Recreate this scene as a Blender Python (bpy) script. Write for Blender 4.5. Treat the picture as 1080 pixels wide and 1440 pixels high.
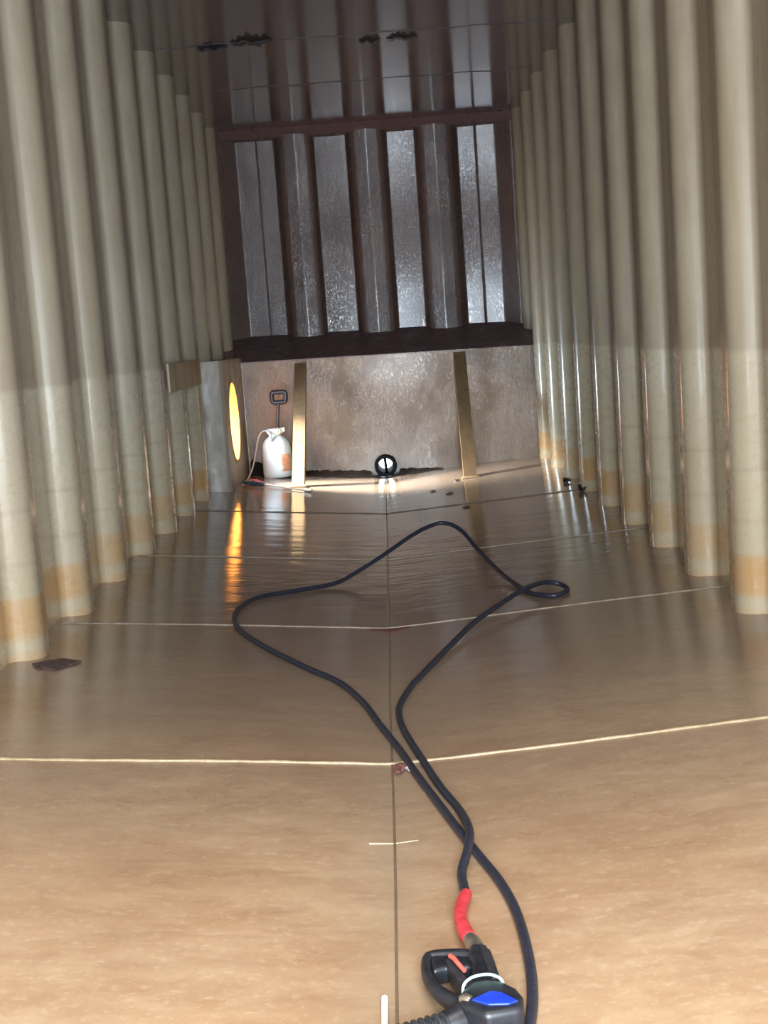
import bpy, bmesh, math, random
from mathutils import Vector, Matrix
random.seed(7)
for o in list(bpy.data.objects): bpy.data.objects.remove(o)
S = bpy.context.scene
C = S.collection
PI = math.pi

# ------------------------------------------------------------------ camera
cam_d = bpy.data.cameras.new('camera'); cam = bpy.data.objects.new('camera', cam_d); C.objects.link(cam)
cam_d.sensor_fit = 'VERTICAL'; cam_d.sensor_height = 36; cam_d.sensor_width = 27
cam_d.lens = 36*1900/1440; cam_d.clip_start = .02
M = Matrix(((0.997497, 0.070213, 0.008344, 0), (-0.000865, 0.130121, -0.991498, 0), (-0.070702, 0.989009, 0.129857, 0.92595), (0, 0, 0, 1)))
cam.matrix_world = M
S.camera = cam

# ------------------------------------------------------------------ daylight outside the tank
W = bpy.data.worlds.new('daylight'); S.world = W; W.use_nodes = True
bg = W.node_tree.nodes['Background']; bg.inputs[0].default_value = (.80, .90, 1.0, 1); bg.inputs[1].default_value = 4.5

def area(name, loc, rot, size, size_y, power, col, shape='RECTANGLE', spread=180):
    l = bpy.data.lights.new(name, 'AREA'); l.shape = shape; l.size = size; l.size_y = size_y
    l.energy = power; l.color = col; l.spread = math.radians(spread)
    o = bpy.data.objects.new(name, l); C.objects.link(o); o.location = loc; o.rotation_euler = rot
    return o
# daylight through the open rear hatch behind the photographer, through a roof hatch nearer than the
# frame, and through the side manway
area('rear_hatch_daylight', (.16, -.66, .96), (PI/2, 0, 0), .88, 1.50, 265, (.76, .88, 1.0))
area('roof_hatch_daylight', (0, 1.0, 2.44), (0, 0, 0), 1.2, 1.4, 24, (1.0, .93, .83), spread=125)
area('manway_skylight', (-1.27, 9.10, .45), (0, -PI/2 + .10, 0), .44, .44, 20, (.55, .78, 1.0), 'DISK', 140)
area('manway_daylight', (-2.25, 9.02, 1.02), (0, -PI/2 + .47, 0), .40, .40, 125, (1.0, .98, .92), 'DISK', 70)
S.view_settings.view_transform = 'Standard'; S.view_settings.look = 'None'
S.view_settings.exposure = 0.30; S.view_settings.gamma = 1; S.view_settings.use_curve_mapping = False

# ------------------------------------------------------------------ materials
class NT:
    def __init__(s, name):
        s.m = bpy.data.materials.new(name); s.m.use_nodes = True; s.t = s.m.node_tree; s.n = s.t.nodes
        s.b = s.n['Principled BSDF']
    def new(s, k, **p):
        n = s.n.new(k)
        for a, v in p.items(): setattr(n, a, v)
        return n
    def link(s, a, b): s.t.links.new(a, b)
    def pos(s, scale=(1, 1, 1)):
        g = s.new('ShaderNodeNewGeometry'); mp = s.new('ShaderNodeMapping'); mp.inputs['Scale'].default_value = scale
        s.link(g.outputs['Position'], mp.inputs['Vector']); return mp.outputs[0]
    def noise(s, vec, scale, detail=6, rough=.6, dist=0):
        n = s.new('ShaderNodeTexNoise'); n.inputs['Scale'].default_value = scale; n.inputs['Detail'].default_value = detail
        n.inputs['Roughness'].default_value = rough; n.inputs['Distortion'].default_value = dist
        s.link(vec, n.inputs['Vector']); return n.outputs[0]
    def ramp(s, fac, stops, interp='LINEAR'):
        r = s.new('ShaderNodeValToRGB'); e = r.color_ramp.elements; r.color_ramp.interpolation = interp
        while len(e) < len(stops): e.new(.5)
        for q, (p, c) in zip(e, stops):
            q.position = p; q.color = (c, c, c, 1) if isinstance(c, (int, float)) else (*c, 1)
        s.link(fac, r.inputs[0]); return r.outputs[0]
    def mix(s, fac, a, b, mode='MIX'):
        n = s.new('ShaderNodeMix', data_type='RGBA', blend_type=mode)
        for k, v in ((0, fac), (6, a), (7, b)):
            if isinstance(v, (int, float)): n.inputs[k].default_value = v
            elif isinstance(v, tuple): n.inputs[k].default_value = (*v, 1)
            else: s.link(v, n.inputs[k])
        return n.outputs[2]
    def math(s, op, a, b=0, c=0):
        n = s.new('ShaderNodeMath', operation=op)
        for k, v in enumerate((a, b, c)):
            if isinstance(v, (int, float)): n.inputs[k].default_value = v
            else: s.link(v, n.inputs[k])
        return n.outputs[0]
    def bump(s, h, strength, dist=.01, prev=None):
        b = s.new('ShaderNodeBump'); b.inputs['Strength'].default_value = strength; b.inputs['Distance'].default_value = dist
        s.link(h, b.inputs['Height'])
        if prev: s.link(prev, b.inputs['Normal'])
        return b.outputs[0]
    def col(s, v):
        if isinstance(v, tuple): s.b.inputs['Base Color'].default_value = (*v, 1)
        else: s.link(v, s.b.inputs['Base Color'])
    def set(s, **k):
        for a, v in k.items():
            i = s.b.inputs[a.replace('_', ' ')]
            if isinstance(v, (int, float)): i.default_value = v
            elif isinstance(v, tuple): i.default_value = v
            else: s.link(v, i)
        return s

def coated_wall(name, base, pale, brown, zoff, rough=.34):
    t = NT(name); P = t.pos()
    g = t.new('ShaderNodeSeparateXYZ'); t.link(P, g.inputs[0])
    n1 = t.noise(P, 1.3, 5); n2 = t.noise(t.pos((9, 9, 1.2)), 3.0, 7, .65); n3 = t.noise(P, 26, 5, .7)
    c = t.mix(t.ramp(n1, [(.35, 0), (.65, 1)]), base, pale)
    c = t.mix(t.ramp(n2, [(.58, 0), (.85, .16)]), c, brown)
    c = t.mix(t.ramp(n3, [(.30, .08), (.46, 0)]), c, brown)
    z = t.math('ADD', g.outputs[2], zoff)
    zw = t.math('ADD', z, t.math('MULTIPLY', t.math('SUBTRACT', n1, .5), .05))
    hi = t.math('DIVIDE', zw, 2.6)                                   # old liquid lines: dirty from 0.83 m, colour browner again towards the ceiling, rust band near the floor
    dirt_top_brown = t.ramp(hi, [(.318, 0), (.324, .42), (.37, .36), (.46, .32), (1, .62)])
    c = t.mix(t.math('MULTIPLY', dirt_top_brown, t.ramp(n2, [(.30, .55), (.62, 1)])), c, brown)
    c = t.mix(t.ramp(hi, [(.0, .8), (.10, .45), (.26, 0)]), c, (.45, .365, .23))
    lines = t.ramp(hi, [(.113, 0), (.115, .35), (.119, 0), (.178, 0), (.180, .28), (.184, 0)])
    c = t.mix(lines, c, brown)
    band = t.ramp(hi, [(.022, 0), (.030, .75), (.058, .80), (.074, .62), (.078, 0)])
    c = t.mix(t.math('MULTIPLY', band, t.ramp(t.noise(t.pos((1, 1, .1)), 1.9, 3), [(.36, .35), (.56, 1)])), c, (.45, .235, .08))
    foot = t.ramp(hi, [(.0, .55), (.010, .25), (.013, 0)])
    c = t.mix(foot, c, (.50, .28, .14))
    spots = t.ramp(t.noise(t.pos((1, 1, .55)), 5.2, 9, .74), [(.685, 0), (.70, .75)])
    c = t.mix(spots, c, (.10, .07, .045))
    t.col(c)
    wet = t.ramp(hi, [(.316, 1), (.326, 0)])
    t.set(Roughness=t.math('SUBTRACT', t.ramp(n3, [(.3, rough - .06), (.7, rough + .12)]), t.math('MULTIPLY', wet, .08)), Normal=t.bump(n3, .06, .002, t.bump(t.noise(P, 90, 3), .06, .0015)))
    t.set(Coat_Weight=t.math('ADD', .25, t.math('MULTIPLY', wet, .5)), Coat_Roughness=.10)
    return t.m

M_wall = coated_wall('coated_side_wall', (.36, .302, .212), (.415, .36, .268), (.17, .125, .085), 0)
M_wallr = coated_wall('coated_side_wall_right', (.37, .304, .20), (.42, .355, .252), (.18, .125, .08), .04)

def brown_wall(name, a, b, rough, streak, bs=.5, coat=0):
    t = NT(name); P = t.pos(); n1 = t.noise(P, 2.2, 6); n2 = t.noise(t.pos((7, 7, 1)), 4, 8, .7); n3 = t.noise(t.pos((1, 1, .7)), 55, 6, .75)
    n4 = t.noise(t.pos((1, 1, .6)), 4.5, 8, .65, .4)
    c = t.mix(t.ramp(n1, [(.3, 0), (.7, 1)]), a, b)
    c = t.mix(t.ramp(n2, [(.5, 0), (.8, .6)]), c, streak)
    c = t.mix(t.ramp(n4, [(.48, 0), (.62, .35)]), c, streak)
    t.col(c); t.set(Coat_Weight=coat, Coat_Roughness=.12, Specular_IOR_Level=.45, Roughness=t.ramp(n4, [(.40, rough - .05), (.60, rough + .20)]), Normal=t.bump(t.ramp(n3, [(.45, 0), (.75, 1)]), bs, .004, t.bump(n2, .2, .006)))
    return t.m
M_upper = brown_wall('brown_coated_panel', (.098, .062, .052), (.13, .088, .072), .15, (.065, .04, .038), .30, coat=.18)
M_lower = brown_wall('tan_coated_plate', (.185, .11, .052), (.25, .165, .092), .17, (.085, .046, .022), .24, coat=.10)
M_shelf = brown_wall('dark_shelf', (.135, .085, .088), (.16, .10, .105), .24, (.11, .07, .078), .03)
M_box = brown_wall('grey_coated_box', (.29, .25, .195), (.34, .30, .24), .36, (.24, .18, .12), .12)
M_plate = brown_wall('tan_patch', (.40, .33, .215), (.47, .39, .27), .5, (.25, .18, .10), .15)

t = NT('ceiling_coating'); P = t.pos(); g = t.new('ShaderNodeSeparateXYZ'); t.link(P, g.inputs[0])
n1 = t.noise(P, 1.4, 6); n2 = t.noise(t.pos((1, 3, 1)), 3, 8, .7)
c = t.mix(t.ramp(n1, [(.3, 0), (.7, 1)]), (.135, .10, .105), (.185, .135, .13))
st = t.math('MULTIPLY', t.ramp(t.math('ADD', t.math('DIVIDE', g.outputs[1], 12), t.math('MULTIPLY', t.math('SUBTRACT', n2, .5), .05)), [(.806, 0), (.822, 1), (.84, 1), (.86, 0)]), t.ramp(n2, [(.35, .3), (.5, .9)]))
c = t.mix(st, c, (.07, .065, .09))
c = t.mix(t.ramp(n2, [(.60, 0), (.66, .5)]), c, (.12, .09, .10))
t.col(c); t.set(Roughness=t.ramp(n1, [(.3, .10), (.7, .17)]), Coat_Weight=.5, Coat_Roughness=.1, Normal=t.bump(n2, .05, .01)); M_ceil = t.m

t = NT('wet_tan_floor'); P = t.pos(); g = t.new('ShaderNodeSeparateXYZ'); t.link(P, g.inputs[0])
n1 = t.noise(P, 1.1, 5); n2 = t.noise(t.pos((1, 1.7, 1)), 6.5, 9, .68, .3); n3 = t.noise(t.pos((1, 1.3, 1)), 34, 9, .75)
c = t.mix(t.ramp(n2, [(.34, 0), (.68, 1)]), (.35, .215, .125), (.47, .325, .20))
c = t.mix(t.ramp(n1, [(.40, 0), (.68, .6)]), c, (.39, .205, .10))
c = t.mix(t.ramp(n3, [(.30, .55), (.47, 0), (.56, 0), (.72, .6)]), c, (.58, .44, .30))
c = t.mix(t.ramp(t.noise(t.pos((.5, 4.5, 1)), 2.2, 7, .7), [(.60, 0), (.74, .4)]), c, (.22, .13, .085))
film = t.ramp(t.math('ADD', t.math('DIVIDE', g.outputs[1], 10), t.math('MULTIPLY', t.math('SUBTRACT', n1, .5), .22)), [(.24, 0), (.40, 1)])
c = t.mix(t.math('MULTIPLY', film, .72), c, (.235, .175, .13))
dark = t.ramp(t.math('ABSOLUTE', t.math('ADD', g.outputs[0], .05)), [(.0, .5), (.05, .22), (.14, 0)])
c = t.mix(dark, c, (.33, .25, .17))
t.col(c)
rg = t.mix(film, t.ramp(n2, [(.3, .27), (.7, .42)]), t.ramp(n2, [(.3, .05), (.7, .10)]))
wv = t.noise(t.pos((.8, 1.6, 1)), 5.0, 3, .5)
t.set(Roughness=rg, Normal=t.bump(n3, .10, .003, t.bump(wv, .14, .02)))
M_floor = t.m

def plain(name, col, rough=.5, metal=0, scale=40, var=.18, bump=.1, **kw):
    t = NT(name); tc = t.new('ShaderNodeTexCoord'); n = t.noise(tc.outputs['Object'], scale, 5)
    d = tuple(x*(1 - var) for x in col); l = tuple(min(1, x*(1 + var)) for x in col)
    t.col(t.mix(t.ramp(n, [(.3, 0), (.7, 1)]), d, l)); t.set(Roughness=rough, Metallic=metal, Normal=t.bump(n, bump, .002), **kw); return t.m
M_rubber = plain('navy_black_rubber', (.020, .022, .036), .45, 0, 90, .4, .3)
M_black = plain('scuffed_black_plastic', (.013, .014, .019), .40, 0, 30, .6, .15)
M_blackg = plain('black_grip', (.02, .021, .026), .5, 0, 60, .5, .2)
M_red = plain('red_tape', (.62, .045, .06), .45, 0, 50, .18, .3)
M_steel = plain('worn_steel', (.42, .38, .33), .35, .9, 60, .35)
M_orange = plain('orange_trigger_plastic', (.62, .12, .085), .45)
M_blue = plain('blue_panel', (.012, .045, .52), .38)
M_band = plain('pale_mint_band', (.45, .70, .62), .5)
M_white = plain('white_plastic', (.80, .78, .72), .5)
M_tank = plain('white_polyethylene', (.68, .83, .90), .42, 0, 12, .06, .1)
M_cap = plain('pale_green_cap', (.72, .80, .74), .45)
M_label = plain('faded_orange_print', (.74, .40, .24), .5, 0, 60, .25)
M_gtube = plain('grey_vinyl_tube', (.42, .42, .43), .4)
M_sludge = plain('black_sludge', (.012, .011, .016), .28, 0, 25, .5, .8)
M_rust = plain('dark_rust_flake', (.085, .055, .05), .6, 0, 40, .5, .5)
M_redchip = plain('reddish_rust_flake', (.20, .085, .07), .6, 0, 60, .5, .5)
M_paper = plain('pale_chip', (.62, .58, .56), .6)
M_peel = plain('dark_peeling_coat', (.05, .045, .06), .5, 0, 20, .5, .5)
M_peelb = plain('peeling_coat_back', (.16, .13, .12), .5)
M_bead = plain('tan_weld_bead', (.40, .29, .16), .4, 0, 50, .25, .5)
M_beadd = plain('dark_weld_bead', (.17, .12, .085), .3, 0, 50, .3, .5)
M_beadm = plain('grey_weld_bead', (.25, .19, .14), .25, 0, 50, .3, .5)
M_brace = brown_wall('ochre_coated_brace', (.15, .092, .048), (.22, .145, .072), .42, (.08, .05, .035), .3)
M_tube = plain('orange_neck_coating', (.50, .16, .018), .35, 0, 9, .12, .1)
M_pipe = plain('dark_pipe_steel', (.008, .008, .010), .75, Specular_IOR_Level=.2)

# ------------------------------------------------------------------ mesh helpers
def finish(bm, name, mat, parent=None, smooth=True, angle=35, mats=None):
    bmesh.ops.remove_doubles(bm, verts=bm.verts, dist=1e-6)
    bmesh.ops.recalc_face_normals(bm, faces=bm.faces)
    me = bpy.data.meshes.new(name); bm.to_mesh(me); bm.free()
    for m in ([mat] + (mats or [])): me.materials.append(m)
    o = bpy.data.objects.new(name, me); C.objects.link(o)
    if smooth:
        for p in me.polygons: p.use_smooth = True
        try: me.set_sharp_from_angle(angle=math.radians(angle))
        except Exception: pass
    if parent: o.parent = parent
    return o
def tag(o, label, cat, group=None, kind=None):
    o['label'] = label; o['category'] = cat
    if group: o['group'] = group
    if kind: o['kind'] = kind
    return o
def struct(o): o['kind'] = 'structure'; return o
def thing(name, loc, label, cat, group=None, rz=0):
    o = bpy.data.objects.new(name, None); o.empty_display_size = .05; C.objects.link(o); o.location = loc; o.rotation_euler = (0, 0, rz)
    return tag(o, label, cat, group)
def unparent_world(o, root):                       # geometry written in world coordinates, moved into the root's frame
    o.data.transform(Matrix.Translation(-root.location)); o.parent = root; return o
def box(bm, c, s, rot=None, bev=0):
    r = bmesh.ops.create_cube(bm, size=1); vs = r['verts']
    bmesh.ops.scale(bm, verts=vs, vec=s)
    if bev:
        es = list({e for v in vs for e in v.link_edges}); q = bmesh.ops.bevel(bm, geom=es, offset=bev, segments=2, affect='EDGES', profile=.6)
        vs = list({v for f in q['faces'] for v in f.verts} | {v for v in vs if v.is_valid})
    if rot is not None: bmesh.ops.rotate(bm, verts=vs, cent=(0, 0, 0), matrix=rot)
    bmesh.ops.translate(bm, verts=vs, vec=c)
def prism(bm, pts, z0, z1, bev=0):
    lo = [bm.verts.new((p[0], p[1], z0)) for p in pts]; hi = [bm.verts.new((p[0], p[1], z1)) for p in pts]
    n = len(pts); fs = [bm.faces.new(hi), bm.faces.new(lo[::-1])]
    for i in range(n): fs.append(bm.faces.new((lo[i], lo[(i+1) % n], hi[(i+1) % n], hi[i])))
    bmesh.ops.recalc_face_normals(bm, faces=fs)
    if bev: bmesh.ops.bevel(bm, geom=list({e for f in fs for e in f.edges}), offset=bev, segments=3, affect='EDGES', profile=.6, clamp_overlap=True)
def catmull(pts, n=8, closed=False):
    P = [Vector(p) for p in pts]; out = []; N = len(P)
    for i in range(N if closed else N - 1):
        g = (lambda k: P[k % N]) if closed else (lambda k: P[max(0, min(N - 1, k))])
        a, b, c, d = g(i - 1), g(i), g(i + 1), g(i + 2)
        for k in range(n):
            u = k/n
            out.append(.5*((2*b) + (c - a)*u + (2*a - 5*b + 4*c - d)*u*u + (3*b - a - 3*c + d)*u**3))
    if not closed: out.append(P[-1])
    return out
def tube(bm, path, r, seg=12, cap=True, closed=False, sx=1, up=Vector((0, 0, 1))):
    n = len(path); rings = []
    for i, p in enumerate(path):
        a = path[(i - 1) % n] if (closed or i > 0) else p; b = path[(i + 1) % n] if (closed or i < n - 1) else p
        d = (b - a).normalized(); s = d.cross(up)
        if s.length < 1e-3: s = d.cross(Vector((0, 1, 0)))
        s.normalize(); u = s.cross(d); rr = r(i/(n - 1)) if callable(r) else r
        rings.append([bm.verts.new(p + s*(rr*sx*math.cos(2*PI*k/seg)) + u*(rr*math.sin(2*PI*k/seg))) for k in range(seg)])
    for i in range(n if closed else n - 1):
        A, B = rings[i], rings[(i + 1) % n]
        for k in range(seg): bm.faces.new((A[k], A[(k+1) % seg], B[(k+1) % seg], B[k]))
    if cap and not closed: bm.faces.new(rings[0][::-1]); bm.faces.new(rings[-1])
def lathe(bm, prof, seg=32, mat=None, off=(0, 0, 0), closed=False):
    mat = mat or Matrix.Identity(3); rings = []
    for r, z in prof:
        if r < 1e-6: rings.append([bm.verts.new(Vector(off) + mat @ Vector((0, 0, z)))])
        else: rings.append([bm.verts.new(Vector(off) + mat @ Vector((r*math.cos(2*PI*k/seg), r*math.sin(2*PI*k/seg), z))) for k in range(seg)])
    for A, B in zip(rings, rings[1:] + (rings[:1] if closed else [])):
        for k in range(seg):
            q = [A[k % len(A)], A[(k+1) % len(A)], B[(k+1) % len(B)], B[k % len(B)]]
            u = []; [u.append(x) for x in q if x not in u]
            if len(u) > 2: bm.faces.new(u)
def fillet(pts, r, n=5):
    R = r if isinstance(r, (list, tuple)) else [r]*len(pts)
    P = [Vector(p) for p in pts]; out = [P[0]]
    for a, b, c, r in zip(P, P[1:], P[2:], R[1:]):
        d1 = (a - b); d2 = (c - b); q = min(r, d1.length*.6, d2.length*.6)
        s = b + d1.normalized()*q; e = b + d2.normalized()*q
        for k in range(n + 1):
            u = k/n; out.append(s*(1 - u)**2 + b*2*u*(1 - u) + e*u*u)
    out.append(P[-1]); return out

XC = -.05
def zf(x):                                         # the floor plates fall from both walls to the centre seam
    return -.095*(x + 1.13)/1.08 if x < XC else -.095 + .063*(x - XC)/1.12
H = 2.515; YB = 9.86; YU = 10.52; YR = -.70

# ------------------------------------------------------------------ setting
bm = bmesh.new()
xs = [-1.32, -1.0, -.7, -.4, -.15, XC, .1, .4, .7, 1.0, 1.26]
rows = [[bm.verts.new((x, y, zf(x) + dz)) for x in xs] for y, dz in ((YR - .06, 0), (YB + .08, 0), (YB + .08, -.015), (YR - .06, -.015))]
for A, B in zip(rows, rows[1:] + rows[:1]):
    for i in range(len(xs) - 1): bm.faces.new((A[i], A[i+1], B[i+1], B[i]))
for k in (0, -1): bm.faces.new([r[k] for r in rows])
struct(finish(bm, 'floor', M_floor, smooth=False))
bm = bmesh.new(); box(bm, (-.03, (YR + YU)/2, H + .012), (2.62, YU - YR + .3, .024)); struct(finish(bm, 'ceiling', M_ceil, smooth=False))

PITCH, TIP, DEP = .675, .133, .09
def wall_profile(y0, k0, k1, ya, yb):
    p = [(ya, 0)]; rr = [0]
    for k in range(k0, k1):
        y = y0 + k*PITCH
        for q, r in (((y - .034, 0), .026), ((y, DEP), .055), ((y + TIP, DEP), .036), ((y + TIP + .085, 0), .034)):
            if ya < q[0] < yb: p.append(q); rr.append(r)
    p.append((yb, 0)); return [(v.x, v.y) for v in fillet([(a, b, 0) for a, b in p], rr, 7)]
def side_wall(name, prof, sgn, xt, mat, cut=None):
    bm = bmesh.new()
    zs = [-.20, .82, H + .005]
    cols = [[bm.verts.new((sgn*(xt + DEP - d), y, z)) for z in zs] for y, d in prof]
    for A, B, (ya, _), (yb, _) in zip(cols, cols[1:], prof, prof[1:]):
        for k in range(2):
            if cut and k == 0 and (ya + yb)/2 > cut: continue
            f = bm.faces.new((A[k], B[k], B[k+1], A[k+1]))
    o = struct(finish(bm, name, mat, angle=60)); m = o.modifiers.new('s', 'SOLIDIFY'); m.thickness = .006; m.offset = 1 if sgn < 0 else -1; m.use_rim = False; o.modifiers.new('w', 'WEIGHTED_NORMAL').weight = 100
    return o
XL, XR = 1.128, 1.072
side_wall('wall_left', wall_profile(4.109, -7, 11, YR, YU + .05), -1, XL, M_wall, cut=8.66)
side_wall('wall_right', wall_profile(4.205, -7, 11, YR, YU + .05), 1, XR, M_wallr)

# rear wall behind the camera, open where its hatch stands open
bm = bmesh.new()
for c, s in (((-.79, YR - .02, 1.2), (1.0, .04, 2.8)), ((.955, YR - .02, 1.2), (.69, .04, 2.8)), ((.16, YR - .02, 2.13), (.90, .04, .82)), ((.16, YR - .02, 0), (.90, .04, .40))): box(bm, c, s)
struct(finish(bm, 'wall_rear', M_lower, smooth=False))

# upper end wall: flat panels, round-backed ribs
bm = bmesh.new(); F = 0; Rb = .055
prof = [(-1.27, -.06), (-1.15, -.06), (-1.02, .015), (-.868, .015), (-.862, .022), (-.856, .015), (-.722, .015), (-.682, -Rb), (-.65, -Rb - .012), (-.567, -Rb - .022), (-.485, -Rb - .012), (-.453, -Rb), (-.427, .015), (-.174, .015), (-.144, -Rb), (-.112, -Rb - .012), (-.027, -Rb - .022), (.059, -Rb - .012), (.091, -Rb), (.124, .015), (.347, .015), (.377, -Rb), (.41, -Rb - .012), (.494, -Rb - .022), (.578, -Rb - .012), (.611, -Rb), (.660, .022), (.797, .015), (.803, .024), (.809, .014), (.954, .004), (1.065, -.06), (1.24, -.06)]
prof = fillet([(x, d, 0) for x, d in prof], .012, 3)
A = [bm.verts.new((v.x, YU + v.y, .60)) for v in prof]; B = [bm.verts.new((v.x, YU + v.y, H + .01)) for v in prof]
for i in range(len(prof) - 1): bm.faces.new((A[i], A[i+1], B[i+1], B[i]))
o = struct(finish(bm, 'wall_back', M_upper, angle=40)); m = o.modifiers.new('s', 'SOLIDIFY'); m.thickness = .006; m.offset = -1; m.use_rim = False; o.modifiers.new('w', 'WEIGHTED_NORMAL').weight = 100

# sloping shelf over the nose, from the lower end wall up to the upper one
bm = bmesh.new()
pr = [(YB - .006, .784), (YB - .006, .788), (YB, .790), (YU + .02, .975), (YU + .02, .955), (YB, .772)]
L = [bm.verts.new((-1.24, y, z + .012)) for y, z in pr]; Q = [bm.verts.new((1.20, y, z - .012)) for y, z in pr]
bm.faces.new(L); bm.faces.new(Q[::-1])
for i in range(len(pr)): bm.faces.new((L[i], L[(i+1) % len(pr)], Q[(i+1) % len(pr)], Q[i]))
struct(finish(bm, 'trim_1', M_shelf, smooth=False))

def holed_plate(bm, rect, c, r, fn, nper=16, rn=None):
    (u0, v0, u1, v1) = rect; pts = []
    cs = [(u0, v0), (u1, v0), (u1, v1), (u0, v1)]
    for k in range(4):
        a, b = cs[k], cs[(k+1) % 4]
        for i in range(nper): pts.append((a[0] + (b[0] - a[0])*i/nper, a[1] + (b[1] - a[1])*i/nper))
    O = [bm.verts.new(fn(*p)) for p in pts]; I = []
    for p in pts:
        d = Vector((p[0] - c[0], p[1] - c[1])).normalized()*r; I.append(bm.verts.new(fn(c[0] + d.x, c[1] + d.y)))
    n = len(pts)
    for i in range(n): bm.faces.new((O[i], O[(i+1) % n], I[(i+1) % n], I[i]))
    return I
DR = (-.046, -.022)                                # drain centre
bm = bmesh.new(); holed_plate(bm, (-1.22, -.22, 1.18, .786), DR, .0795, lambda x, z: (x, YB, z + (.012 - .024*(x + 1.24)/2.44)*(z > .7)), 24)
o = struct(finish(bm, 'wall_back_lower', M_lower, smooth=False)); m = o.modifiers.new('s', 'SOLIDIFY'); m.thickness = .01; m.offset = 0

bm = bmesh.new(); pr = [(YU + .03, H - .075), (YU - .06, H - .06), (YU - .16, H - .001), (YU + .03, H - .001)]
L = [bm.verts.new((-1.21, y, z)) for y, z in pr]; Q = [bm.verts.new((1.15, y, z)) for y, z in pr]; bm.faces.new(L); bm.faces.new(Q[::-1])
for i in range(4): bm.faces.new((L[i], L[(i+1) % 4], Q[(i+1) % 4], Q[i]))
struct(finish(bm, 'trim_10', M_shelf, smooth=False))
# weld seams on the floor: one along the fall line, others across
bm = bmesh.new(); tube(bm, [Vector((XC + .002*math.sin(y*3), y, -.095)) for y in [YR + .1 + .2*i for i in range(52)]], .0028, 8)
struct(finish(bm, 'trim_2', plain('brown_seam', (.19, .125, .075), .4)))
n = 3
for y, r, m in ((3.13, .0046, M_bead), (4.65, .0036, M_beadm), (6.10, .004, M_beadm), (7.70, .004, M_beadd)):
    bm = bmesh.new(); pth = []
    for i in range(61):
        x = -1.19 + 2.33*i/60; pth.append(Vector((x, y + .006*math.sin(x*5 + y) + random.uniform(-.0015, .0015), zf(x) + .0005)))
    tube(bm, pth, lambda u, r=r: r*(1 + .15*math.sin(u*90)), 8); struct(finish(bm, 'trim_%d' % n, m)); n += 1
bm = bmesh.new(); tube(bm, [Vector((x, 2.625 + .05*(x + .05), zf(x))) for x in (-.10, -.08, -.06, -.05, -.03, 0)], lambda u: .0028*(1 - .6*u), 8)
struct(finish(bm, 'trim_7', M_bead))
# ceiling seams
for y, x0, x1, k in ((7.45, -1.1, 1.1, 8), (8.75, -.95, 1.05, 9)):
    bm = bmesh.new(); tube(bm, [Vector((x0 + (x1 - x0)*i/30, y + .02*math.sin(i), H)) for i in range(31)], .003, 8)
    struct(finish(bm, 'trim_%d' % k, M_peel))

# ------------------------------------------------------------------ manway box on the left wall
BX = -1.04; BY0, BY1 = 8.63, YB - .006; MC = (9.10, .42); MR = .262
mw = thing('manway', (-1.12, 9.2, -.0), 'round manway lit orange inside, in a grey steel box frame on the left wall', 'manway')
bm = bmesh.new()
I = holed_plate(bm, (BY0 + .02, -.16, BY1, .835), MC, MR, lambda y, z: (BX, y, z), 20)
pts = [(-1.26, BY0), (BX - .02, BY0), (BX - .006, BY0 + .006), (BX, BY0 + .02)]
lo = [bm.verts.new((x, y, -.16)) for x, y in pts]; hi = [bm.verts.new((x, y, .835)) for x, y in pts]
for i in range(3): bm.faces.new((lo[i], lo[i+1], hi[i+1], hi[i]))
tp = [bm.verts.new(p) for p in ((-1.26, BY0, .835), (BX - .02, BY0, .835), (BX - .006, BY0 + .006, .835), (BX, BY0 + .02, .835), (BX, BY1, .835), (-1.26, BY1, .835))]
bm.faces.new(tp)
o = unparent_world(finish(bm, 'box_frame', M_box, angle=50), mw)
rotx = Matrix(((0, 0, 1), (1, 0, 0), (0, 1, 0)))   # lathe axis -> +X
bm = bmesh.new(); lathe(bm, [(MR - .004, .006), (MR - .004, -.22), (MR + .01, -.22), (MR + .01, .002), (MR, .006)], 56, rotx, (BX, MC[0], MC[1]))
o = unparent_world(finish(bm, 'neck', M_tube, angle=50), mw); o['label'] = 'orange coated inside of the round neck'
bm = bmesh.new(); lathe(bm, [(MR, -.004), (MR + .012, .008), (MR + .020, .006), (MR + .024, -.004)], 56, rotx, (BX, MC[0], MC[1]))
unparent_world(finish(bm, 'weld_ring', M_box), mw)
bm = bmesh.new(); tube(bm, [Vector((BX - .004, BY0 + .03, z)) for z in (-.02, .2, .5, .83)], .008, 8)
unparent_world(finish(bm, 'edge_weld', M_box), mw)
# foot seam strip behind the hole
# ------------------------------------------------------------------ patch plate
bm = bmesh.new(); box(bm, (-1.128 + .007, 7.61, .782), (.014, 1.20, .148), bev=.005)
tag(finish(bm, 'cover_plate', M_plate), 'small tan rectangular steel plate spanning two ribs on the left wall, beside the manway box', 'plate')

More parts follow.
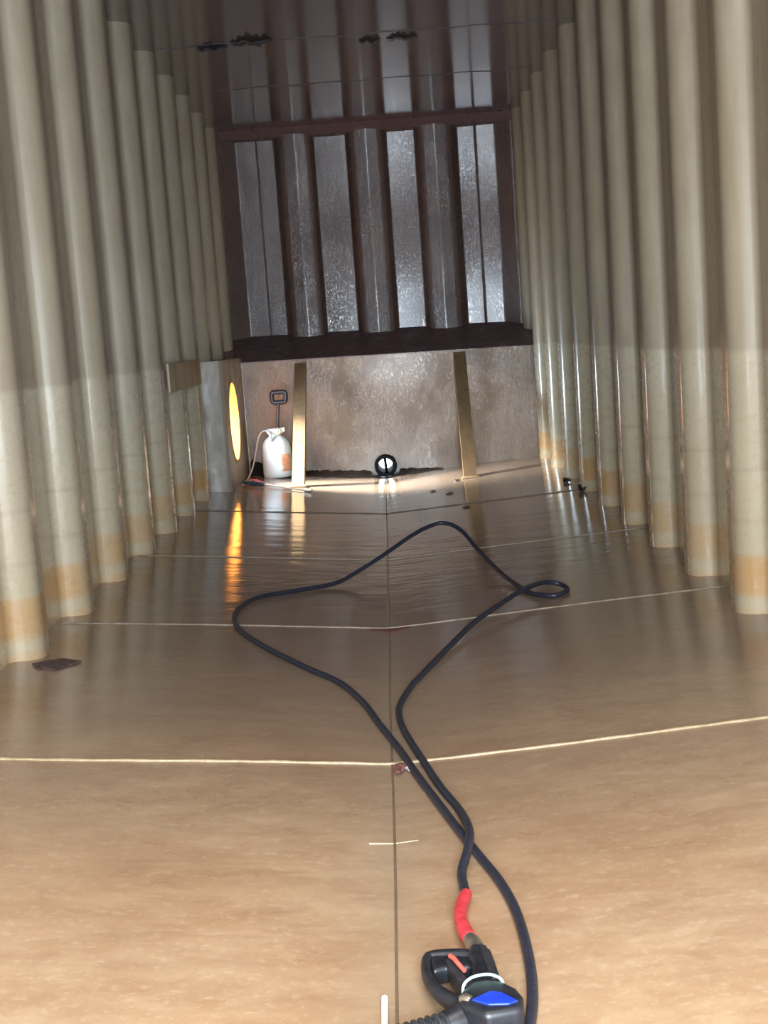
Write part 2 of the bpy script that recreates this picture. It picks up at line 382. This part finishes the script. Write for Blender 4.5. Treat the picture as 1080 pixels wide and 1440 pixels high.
# ------------------------------------------------------------------ leaning braces
def brace(label, xa, xb, dx):
    zb = zf((xa + xb)/2); top = Vector((0, 9.83, .765)); bot = Vector((0, 8.99, zb)); w = abs(xb - xa)
    r = thing('diagonal_brace', ((xa + xb)/2, 9.0, zb), label, 'brace', 'diagonal braces under the shelf')
    d = (top - bot).normalized(); nrm = Vector((0, -d.z, d.y))
    def bar(x0, x1, off0, off1, bmx):
        vs = []
        for u, dxx in ((0, 0), (1, dx)):
            p = bot.lerp(top, u) if u else bot - d*.02
            for x, o in ((x0, off0), (x1, off0), (x1, off1), (x0, off1)):
                q = p + nrm*o; vs.append(bmx.verts.new((x + dxx, q.y, q.z)))
        for f in ((0, 1, 2, 3), (7, 6, 5, 4), (0, 4, 5, 1), (1, 5, 6, 2), (2, 6, 7, 3), (3, 7, 4, 0)): bmx.faces.new([vs[k] for k in f])
    bm = bmesh.new(); bar(xa, xb, -.008, 0, bm); unparent_world(finish(bm, 'face_bar', M_brace, smooth=False), r)
    bm = bmesh.new(); bar(xb - .008 if xa < 0 else xa, xb if xa < 0 else xa + .008, -.075, -.008, bm); unparent_world(finish(bm, 'web_bar', M_brace, smooth=False), r)
    bm = bmesh.new(); box(bm, ((xa + xb)/2, 8.985, zb + .004), (w + .03, .06, .014), bev=.004); unparent_world(finish(bm, 'foot_weld', M_bead), r)
brace('diagonal ochre steel brace beside the white sprayer, its lower half brightly lit', -.680, -.597, .028)
brace('diagonal brown steel brace right of the drain, mostly in shadow', .474, .562, .024)

# ------------------------------------------------------------------ drain through the lower end wall
dr = thing('drain_valve', (DR[0], YB, DR[1]), 'round drain pipe with half open disc at the foot of the end wall, daylight behind', 'drain')
roty = Matrix(((1, 0, 0), (0, 0, 1), (0, -1, 0)))
bm = bmesh.new(); lathe(bm, [(.055, -.05), (.055, .34), (.074, .34), (.082, .0), (.082, -.045), (.075, -.055), (.060, -.055)], 40, roty, DR[:1] + (YB,) + DR[1:] if False else (DR[0], YB, DR[1]), closed=True)
unparent_world(finish(bm, 'pipe', M_pipe), dr)
bm = bmesh.new(); lathe(bm, [(.0, -.0105), (.030, -.009), (.051, -.003), (.051, .003), (.030, .009), (.0, .0105)], 32, Matrix.Rotation(math.radians(-4), 3, 'Y') @ Matrix.Rotation(math.radians(90), 3, 'Y'), (DR[0], YB + .06, DR[1]))
unparent_world(finish(bm, 'valve_disc', M_pipe), dr)
bm = bmesh.new(); tube(bm, [Vector((DR[0] + .004, YB + .06, DR[1] - .056)), Vector((DR[0] - .004, YB + .06, DR[1] + .056))], .010, 12)
unparent_world(finish(bm, 'valve_stem', M_pipe), dr)

# ------------------------------------------------------------------ black sludge along the end wall
bm = bmesh.new(); nx, ny = 90, 9; G = []
for i in range(nx + 1):
    x = -1.03 + 1.40*i/nx; rw = []
    ridge = .085 if x < -.80 else .035*(1 - .5*abs(x + .05))
    if x > .12: ridge *= max(0, (.40 - x)/.28)
    j1 = .55 + .45*math.sin(i*1.7)*math.sin(i*.61 + 1)
    for j in range(ny + 1):
        v = j/ny; dep = .13 + .05*math.sin(i*.43) + (.08 if -.5 < x < .1 else 0)
        y = YB - .008 - dep*v; hgt = ridge*(1 - v)**1.3*(.7 + .5*j1) + .005*(1 - v)*(random.random())
        if abs(x - DR[0]) < .10 and v < .6: hgt = min(hgt, .004)
        rw.append(bm.verts.new((x, y, zf(x) + (hgt if j < ny else -.004))))
    G.append(rw)
for i in range(nx):
    for j in range(ny): bm.faces.new((G[i][j], G[i+1][j], G[i+1][j+1], G[i][j+1]))
tag(finish(bm, 'sludge', M_sludge, angle=80), 'black tarry sludge left along the foot of the end wall on both sides of the drain', 'sludge', kind='stuff')

# ------------------------------------------------------------------ pump sprayer
SX, SY = -.815, 9.60; SZ = zf(SX) + .004
sp = thing('pump_sprayer', (SX, SY, SZ), 'white plastic pump sprayer bottle with a black loop handle, standing by the end wall', 'sprayer')
bm = bmesh.new(); lathe(bm, [(0, .006), (.080, .006), (.093, .0), (.101, .010), (.104, .03), (.1045, .17), (.103, .205), (.096, .238), (.080, .268), (.055, .288), (.040, .296), (.038, .312), (.0, .312)], 48)
finish(bm, 'bottle', M_tank, sp, angle=40)
bm = bmesh.new(); lathe(bm, [(.0, .306), (.050, .306), (.054, .311), (.058, .338), (.056, .346), (.030, .349), (0, .349)], 40)
for k in range(16):
    a = 2*PI*k/16; box(bm, (.0555*math.cos(a), .0555*math.sin(a), .325), (.007, .006, .026), Matrix.Rotation(a, 3, 'Z'))
box(bm, (.062, -.01, .334), (.022, .024, .028), bev=.004)
finish(bm, 'screw_cap', M_cap, sp)
ph = None
bm = bmesh.new(); tube(bm, [Vector((.022, 0, .345)), Vector((.045, 0, .535))], .0095, 12)
ph = finish(bm, 'pump_rod', M_blackg, sp)
bm = bmesh.new(); loop = fillet([(.045, 0, .527), (.000, 0, .527), (-.002, 0, .600), (.098, 0, .600), (.096, 0, .527), (.045, 0, .527)], .02, 4)
tube(bm, loop[:-1], .0155, 10, closed=True, up=Vector((0, 1, 0))); finish(bm, 'handle', M_black, sp)
bm = bmesh.new(); tube(bm, catmull([(-.018, -.080, .262), (-.022, -.092, .282), (-.030, -.090, .315), (-.050, -.075, .337)], 6), .010, 10)
finish(bm, 'hose_outlet', M_gtube, sp)
wx, wy = -1.000 - SX, 9.07 - SY
bm = bmesh.new(); tube(bm, catmull([(-.050, -.075, .337), (-.080, -.075, .333), (-.108, -.08, .300), (-.132, -.10, .215), (-.150, -.18, .12), (-.180, -.34, .035), (-.205, -.46, .012), (wx - .02, wy + .012, .010), (wx, wy, .016)], 8), .0058, 10)
finish(bm, 'spray_hose', M_gtube, sp)
bm = bmesh.new()                                   # faded print wrapped on the front right of the bottle
a0, a1 = math.radians(-68), math.radians(-22); rows = [(.045, .0), (.070, .1), (.10, .0), (.135, -.02), (.165, .02)]
g = [[bm.verts.new(((.1055)*math.cos(a0 + o + (a1 - a0 - o)*i/8), (.1055)*math.sin(a0 + o + (a1 - a0 - o)*i/8), z)) for i in range(9)] for z, o in rows]
for A, B in zip(g, g[1:]):
    for i in range(8): bm.faces.new((A[i], A[i+1], B[i+1], B[i]))
o = finish(bm, 'label_print', M_label, sp); m = o.modifiers.new('s', 'SOLIDIFY'); m.thickness = .0012; m.offset = 0
o['label'] = 'faded orange printed patch'

# spray wand lying on the floor in front of the bottle
wd = thing('spray_wand', (-1.0, 9.06, zf(-1.0)), 'thin spray wand with dark grip lying on the lit floor before the white sprayer', 'spray wand')
def wf(x, y, dz): return Vector((x, y, zf(x) + dz))
bm = bmesh.new(); tube(bm, catmull([wf(-1.005, 9.07, .018), wf(-.965, 9.055, .019), wf(-.92, 9.03, .019), wf(-.865, 9.0, .017)], 6), lambda u: .014 + .005*math.sin(u*PI), 12, up=Vector((0, 0, 1)))
unparent_world(finish(bm, 'grip', plain('teal_black_grip', (.05, .075, .085), .35)), wd)
bm = bmesh.new(); tube(bm, [wf(-.95, 9.03, .038), wf(-.91, 9.00, .041), wf(-.875, 8.985, .030)], .005, 8); unparent_world(finish(bm, 'lever', M_red), wd)
bm = bmesh.new(); tube(bm, catmull([wf(-.868, 9.002, .016), wf(-.78, 8.92, .012), wf(-.66, 8.81, .010), wf(-.575, 8.735, .010)], 6), .0045, 10)
unparent_world(finish(bm, 'lance', M_steel), wd)
bm = bmesh.new(); tube(bm, [wf(-.578, 8.738, .010), wf(-.552, 8.715, .010), wf(-.53, 8.70, .012)], lambda u: .008 + .003*u, 12); unparent_world(finish(bm, 'nozzle', M_steel), wd)

# ------------------------------------------------------------------ pressure washer hose
HR = .0088
HOSE = [(0.078,2.300,-0.074),(0.076,2.344,-0.072),(0.076,2.394,-0.067),(0.092,2.470,-0.057),(0.102,2.572,-0.057),(0.092,2.739,-0.077),(0.058,2.901,-0.079),(0.027,3.084,-0.080),(-0.014,3.349,-0.083),(-0.027,3.503,-0.084),(-0.023,3.621,-0.083),(0.014,3.809,-0.081),(0.037,3.887,-0.080),(0.123,4.160,-0.074),(0.233,4.438,-0.052),(0.333,4.620,-0.036),(0.438,4.792,-0.020),(0.532,4.934,-0.025),(0.592,4.958,-0.040),(0.611,4.883,-0.048),(0.553,4.805,-0.051),(0.485,4.884,-0.055),(0.449,5.045,-0.056),(0.394,5.342,-0.041),(0.331,5.641,0.008),(0.282,5.771,0.063),(0.226,5.841,0.090),(0.164,5.841,0.090),(0.067,5.740,0.066),(-0.060,5.600,0.012),(-0.181,5.497,-0.038),(-0.268,5.404,-0.060),(-0.405,5.278,-0.054),(-0.545,5.120,-0.041),(-0.599,4.910,-0.036),(-0.595,4.697,-0.036),(-0.544,4.494,-0.041),(-0.432,4.251,-0.051),(-0.299,4.018,-0.063),(-0.199,3.854,-0.071),(-0.127,3.650,-0.078),(-0.082,3.445,-0.082),(-0.029,3.206,-0.084),(0.008,3.003,-0.082),(0.049,2.798,-0.079),(0.085,2.619,-0.077),(0.118,2.470,-0.076),(0.143,2.351,-0.074),(0.159,2.224,-0.073),(0.163,2.086,-0.073),(0.158,1.954,-0.073),(0.142,1.839,-0.074),(.10,1.66,-.077),(.0,1.40,-.082)]
hs = thing('pressure_hose', (.1, 2.3, zf(.1)), 'long black rubber hose looping over the floor from the spray gun and back', 'hose')
bm = bmesh.new(); tube(bm, catmull(HOSE, 8), HR, 14); unparent_world(finish(bm, 'hose_line', M_rubber), hs)
SL = [(0.078,2.305,-0.074),(.0655,2.237,-.068),(.0625,2.179,-.064),(.067,2.125,-.061),(.0735,2.092,-.058)]
pth = catmull(SL, 8)
bm = bmesh.new(); tube(bm, pth, lambda u: .0112 + (.0016 if u > .62 else 0) - .0004*math.sin(u*60), 18); o = unparent_world(finish(bm, 'tape_sleeve', M_red, angle=50), hs); o['label'] = 'red tape wrapped sleeve'
bm = bmesh.new(); tube(bm, [Vector((.0725, 2.095, -.058)), Vector((.0755, 2.078, -.057)), Vector((.079, 2.058, -.056)), Vector((.080, 2.044, -.056))], lambda u: .0115 + (.002 if .3 < u < .8 else 0), 16); unparent_world(finish(bm, 'steel_fitting', M_steel, angle=40), hs)

# ------------------------------------------------------------------ trigger spray gun lying on its side
gz = -.0895
gn = thing('spray_gun', (.07, 1.93, gz), 'black trigger spray gun with blue panel lying on the floor at the bottom', 'spray gun')
def add(name, bm, mat, lab=None, ang=40):
    o = unparent_world(finish(bm, name, mat, angle=ang), gn)
    if lab: o['label'] = lab
    return o
zc = gz + .032
bm = bmesh.new(); prism(bm, [(.070, 2.026), (.086, 2.026), (.101, 2.004), (.1045, 1.965), (.108, 1.915), (.106, 1.885), (.064, 1.880), (.056, 1.895), (.066, 1.93), (.070, 1.965), (.064, 1.99)], gz + .008, gz + .056, .009)
grip = add('grip', bm, M_black)
bm = bmesh.new(); prism(bm, [(.084, 2.02), (.095, 2.006), (.100, 1.94), (.102, 1.90), (.094, 1.90), (.088, 1.96)], gz + .050, gz + .060, .003); g2 = finish(bm, 'grip_rib', M_blackg); g2.data.transform(Matrix.Translation(-gn.location)); g2.parent = grip
bm = bmesh.new(); pth = catmull([(.078, 2.018, zc), (.050, 2.028, zc), (.024, 2.032, zc), (.006, 2.032, zc), (.000, 2.022, zc), (-.002, 1.998, zc), (.000, 1.965, zc), (.009, 1.930, zc), (.024, 1.900, zc), (.045, 1.872, zc), (.060, 1.85, zc)], 6)
tube(bm, pth, lambda u: .0125 + .0025*math.cos(u*PI*2) + (.004*(u - .7) if u > .7 else 0), 14, sx=.85); add('trigger_guard', bm, M_black)
bm = bmesh.new(); prism(bm, [(.005, 2.026), (.030, 2.030), (.062, 2.024), (.078, 2.016), (.074, 1.985), (.062, 1.980), (.030, 1.984), (.008, 1.975)], gz + .012, gz + .040, .008); add('guard_bridge', bm, M_black)
bm = bmesh.new(); prism(bm, [(.028, 1.992), (.039, 1.994), (.050, 1.955), (.064, 1.91), (.056, 1.900), (.044, 1.925)], gz + .016, gz + .050, .005); add('trigger', bm, M_blackg)
bm = bmesh.new(); tube(bm, [Vector((.037, 1.99, gz + .054)), Vector((.042, 1.975, gz + .057)), Vector((.049, 1.952, gz + .057)), Vector((.056, 1.938, gz + .054))], lambda u: .0042*(1 - .2*u), 10); add('trigger_lock', bm, M_orange, 'orange trigger lock')
bm = bmesh.new(); prism(bm, [(.050, 1.868), (.062, 1.892), (.085, 1.898), (.107, 1.890), (.128, 1.862), (.136, 1.835), (.130, 1.800), (.076, 1.790), (.044, 1.822), (.040, 1.85)], gz + .006, gz + .062, .012); add('gun_head', bm, M_black)
bm = bmesh.new(); prism(bm, [(.060, 1.830), (.089, 1.852), (.105, 1.845), (.126, 1.818), (.112, 1.810), (.083, 1.812)], gz + .0605, gz + .0645, .0018); add('blue_panel', bm, M_blue, 'blue inset panel on the gun head')
bm = bmesh.new(); tube(bm, catmull([(.050, 1.868, gz + .040), (.0505, 1.876, gz + .060), (.062, 1.889, gz + .066), (.082, 1.896, gz + .067), (.098, 1.893, gz + .066), (.109, 1.884, gz + .060), (.111, 1.878, gz + .035)], 6), .0023, 10); add('elastic_band', bm, M_band, 'pale mint elastic band')
bm = bmesh.new(); tube(bm, [Vector((.066, 1.850, zc)), Vector((.048, 1.837, zc)), Vector((.032, 1.829, zc - .003)), Vector((.022, 1.825, zc - .004))], lambda u: .026 - .004*u, 18); add('barrel_collar', bm, M_black)
bm = bmesh.new(); n = 72
dirv = Vector((-.92, -.39, 0)); p0 = Vector((.030, 1.828, zc - .004))
tube(bm, [p0 + dirv*(.20*i/n) for i in range(n + 1)], lambda u: .0195 + .0022*(1 if (int(round(u*n)) % 4) in (0, 1) else -1), 18); add('lance_grip', bm, M_blackg, None, 25)
bm = bmesh.new(); tube(bm, [p0 + dirv*.19, p0 + dirv*.30, p0 + dirv*.42], .008, 14); add('lance_tube', bm, M_steel, 'steel lance tube')
bm = bmesh.new(); tube(bm, [Vector((.047, 1.842, gz + .058)), Vector((.052, 1.838, gz + .0625)), Vector((.058, 1.834, gz + .060))], .007, 12); add('steel_pin', bm, M_steel)

# ------------------------------------------------------------------ small things
bm = bmesh.new(); tube(bm, [Vector((-.069, 1.969 - .002, zf(-.069) + .008)), Vector((-.069, 1.964, zf(-.069) + .008)), Vector((-.069, 1.90, zf(-.069) + .008)), Vector((-.071, 1.72, zf(-.07) + .008))], lambda u: .0055, 12)
tag(finish(bm, 'plastic_rod', M_white), 'short white plastic rod at the bottom edge, left of the spray gun', 'rod')

def flake(name, pts, mat, label, cat, group=None, th=.003, lift=.0, curl=.004, surf=zf):
    bm = bmesh.new(); n = len(pts)
    cx = sum(p[0] for p in pts)/n; cy = sum(p[1] for p in pts)/n
    outer = []
    for i, p in enumerate(pts):
        outer.append((p[0], p[1])); q = pts[(i+1) % n]
        outer.append(((p[0] + q[0])/2 + random.uniform(-.05, .05)*abs(q[1] - p[1]), (p[1] + q[1])/2 + random.uniform(-.05, .05)*abs(q[0] - p[0])))
    vs = [bm.verts.new((x, y, surf(x) + lift + th*.5 + .001 + curl*random.random())) for x, y in outer]
    mid = [bm.verts.new((cx + .5*(x - cx), cy + .5*(y - cy), surf(cx + .5*(x - cx)) + lift + th*.5 + .001 + curl*.5*random.random())) for x, y in outer]
    c = bm.verts.new((cx, cy, surf(cx) + lift + th*.5 + .001)); N = len(outer)
    for i in range(N):
        bm.faces.new((vs[i], vs[(i+1) % N], mid[(i+1) % N], mid[i])); bm.faces.new((mid[i], mid[(i+1) % N], c))
    o = finish(bm, name, mat, smooth=False); m = o.modifiers.new('s', 'SOLIDIFY'); m.thickness = th; m.offset = 0
    return tag(o, label, cat, group)
flake('coating_flake', [(-1.14, 4.035), (-1.085, 4.095), (-1.06, 4.11), (-1.00, 4.085), (-1.03, 4.03), (-1.055, 3.975), (-1.10, 3.99), (-1.125, 4.01)], M_rust, 'dark brown diamond shaped coating flake on the floor by the nearest left rib', 'flake', th=.004)
flake('rust_flake', [(-.045, 3.10), (-.020, 3.115), (-.002, 3.105), (.000, 3.085), (-.022, 3.07), (-.032, 3.035), (-.045, 3.05)], M_redchip, 'reddish brown flake against the hose at the nearest floor seam', 'flake', th=.006, curl=.01)
flake('paint_chip', [(-.020, 3.070), (.000, 3.078), (.003, 3.058), (-.010, 3.050)], M_paper, 'tiny pale chip beside the reddish flake at the floor seam', 'chip', th=.003, lift=.004)
flake('sediment_patch', [(-.12, 4.62), (-.05, 4.635), (.03, 4.625), (.0, 4.59), (-.05, 4.56), (-.10, 4.59)], M_redchip, 'small brown sediment patch at the second floor seam inside the hose loop', 'sediment', th=.0015, curl=.001)
fx = [(.341, 8.28, .05, 'dark sliver on the lit floor just left of the right brace foot'), (.245, 8.50, .04, 'dark sliver on the lit floor between the drain and right brace'), (.42, 8.93, .04, 'small dark flake touching the foot of the right brace'), (.40, 7.55, .045, 'dark sliver alone on the grey floor beyond the hose arch')]
for x, y, w, l in fx:
    flake('rust_sliver', [(x - w/2, y - .015), (x - w*.1, y - .03), (x + w/2, y), (x + w*.45, y + .02), (x - w*.2, y + .012)], M_rust, l, 'flake', 'dark slivers on the floor', th=.004)
fx = [(1.045, 8.10, .05, .10, 'black peeled scrap against the right wall, the farther and smaller of two'), (1.065, 7.62, .05, .16, 'black peeled scrap against the right wall, the nearer and longer of two')]
for x, y, w, d, l in fx:
    flake('peeled_scrap', [(x - w/2, y - d*.3), (x, y - d/2), (x + w/2, y - d*.2), (x + w*.3, y + d/2), (x - w*.4, y + d*.3)], M_sludge, l, 'scrap', 'black scraps by the right wall', th=.006, curl=.03)

def ceil_flake(x0, x1, y, dy, label):
    bm = bmesh.new(); n = 14; g = []
    for i in range(n + 1):
        u = i/n; x = x0 + (x1 - x0)*u; wv = math.sin(u*PI)**.5*(.7 + .3*math.sin(i*2.3 + x0*9))
        row = []
        for j in range(6):
            v = j/5; row.append(bm.verts.new((x, y + dy*(v - .5)*wv + .03*math.sin(i*.9), H - .003 - .03*(1 - v)**1.5*wv*(.75 + .25*math.sin(i*1.1)) )))
        g.append(row)
    for i in range(n):
        for j in range(5): bm.faces.new((g[i][j], g[i+1][j], g[i+1][j+1], g[i][j+1]))
    o = finish(bm, 'peeling_flake', M_peel, smooth=True); m = o.modifiers.new('s', 'SOLIDIFY'); m.thickness = .003; m.offset = -1
    tag(o, label, 'flake', 'peeling coating flakes under the ceiling')
ceil_flake(-.89, -.72, 7.52, .16, 'short dark peeling flake on the ceiling, leftmost of the row')
ceil_flake(-.70, -.47, 7.43, .24, 'long ragged dark peeling flake on the ceiling, second from the left')
ceil_flake(-.02, .10, 7.62, .13, 'small dark peeling flake in the bright ceiling glare, the left of two')
ceil_flake(.13, .30, 7.60, .12, 'small dark peeling flake in the bright ceiling glare, the right of two')
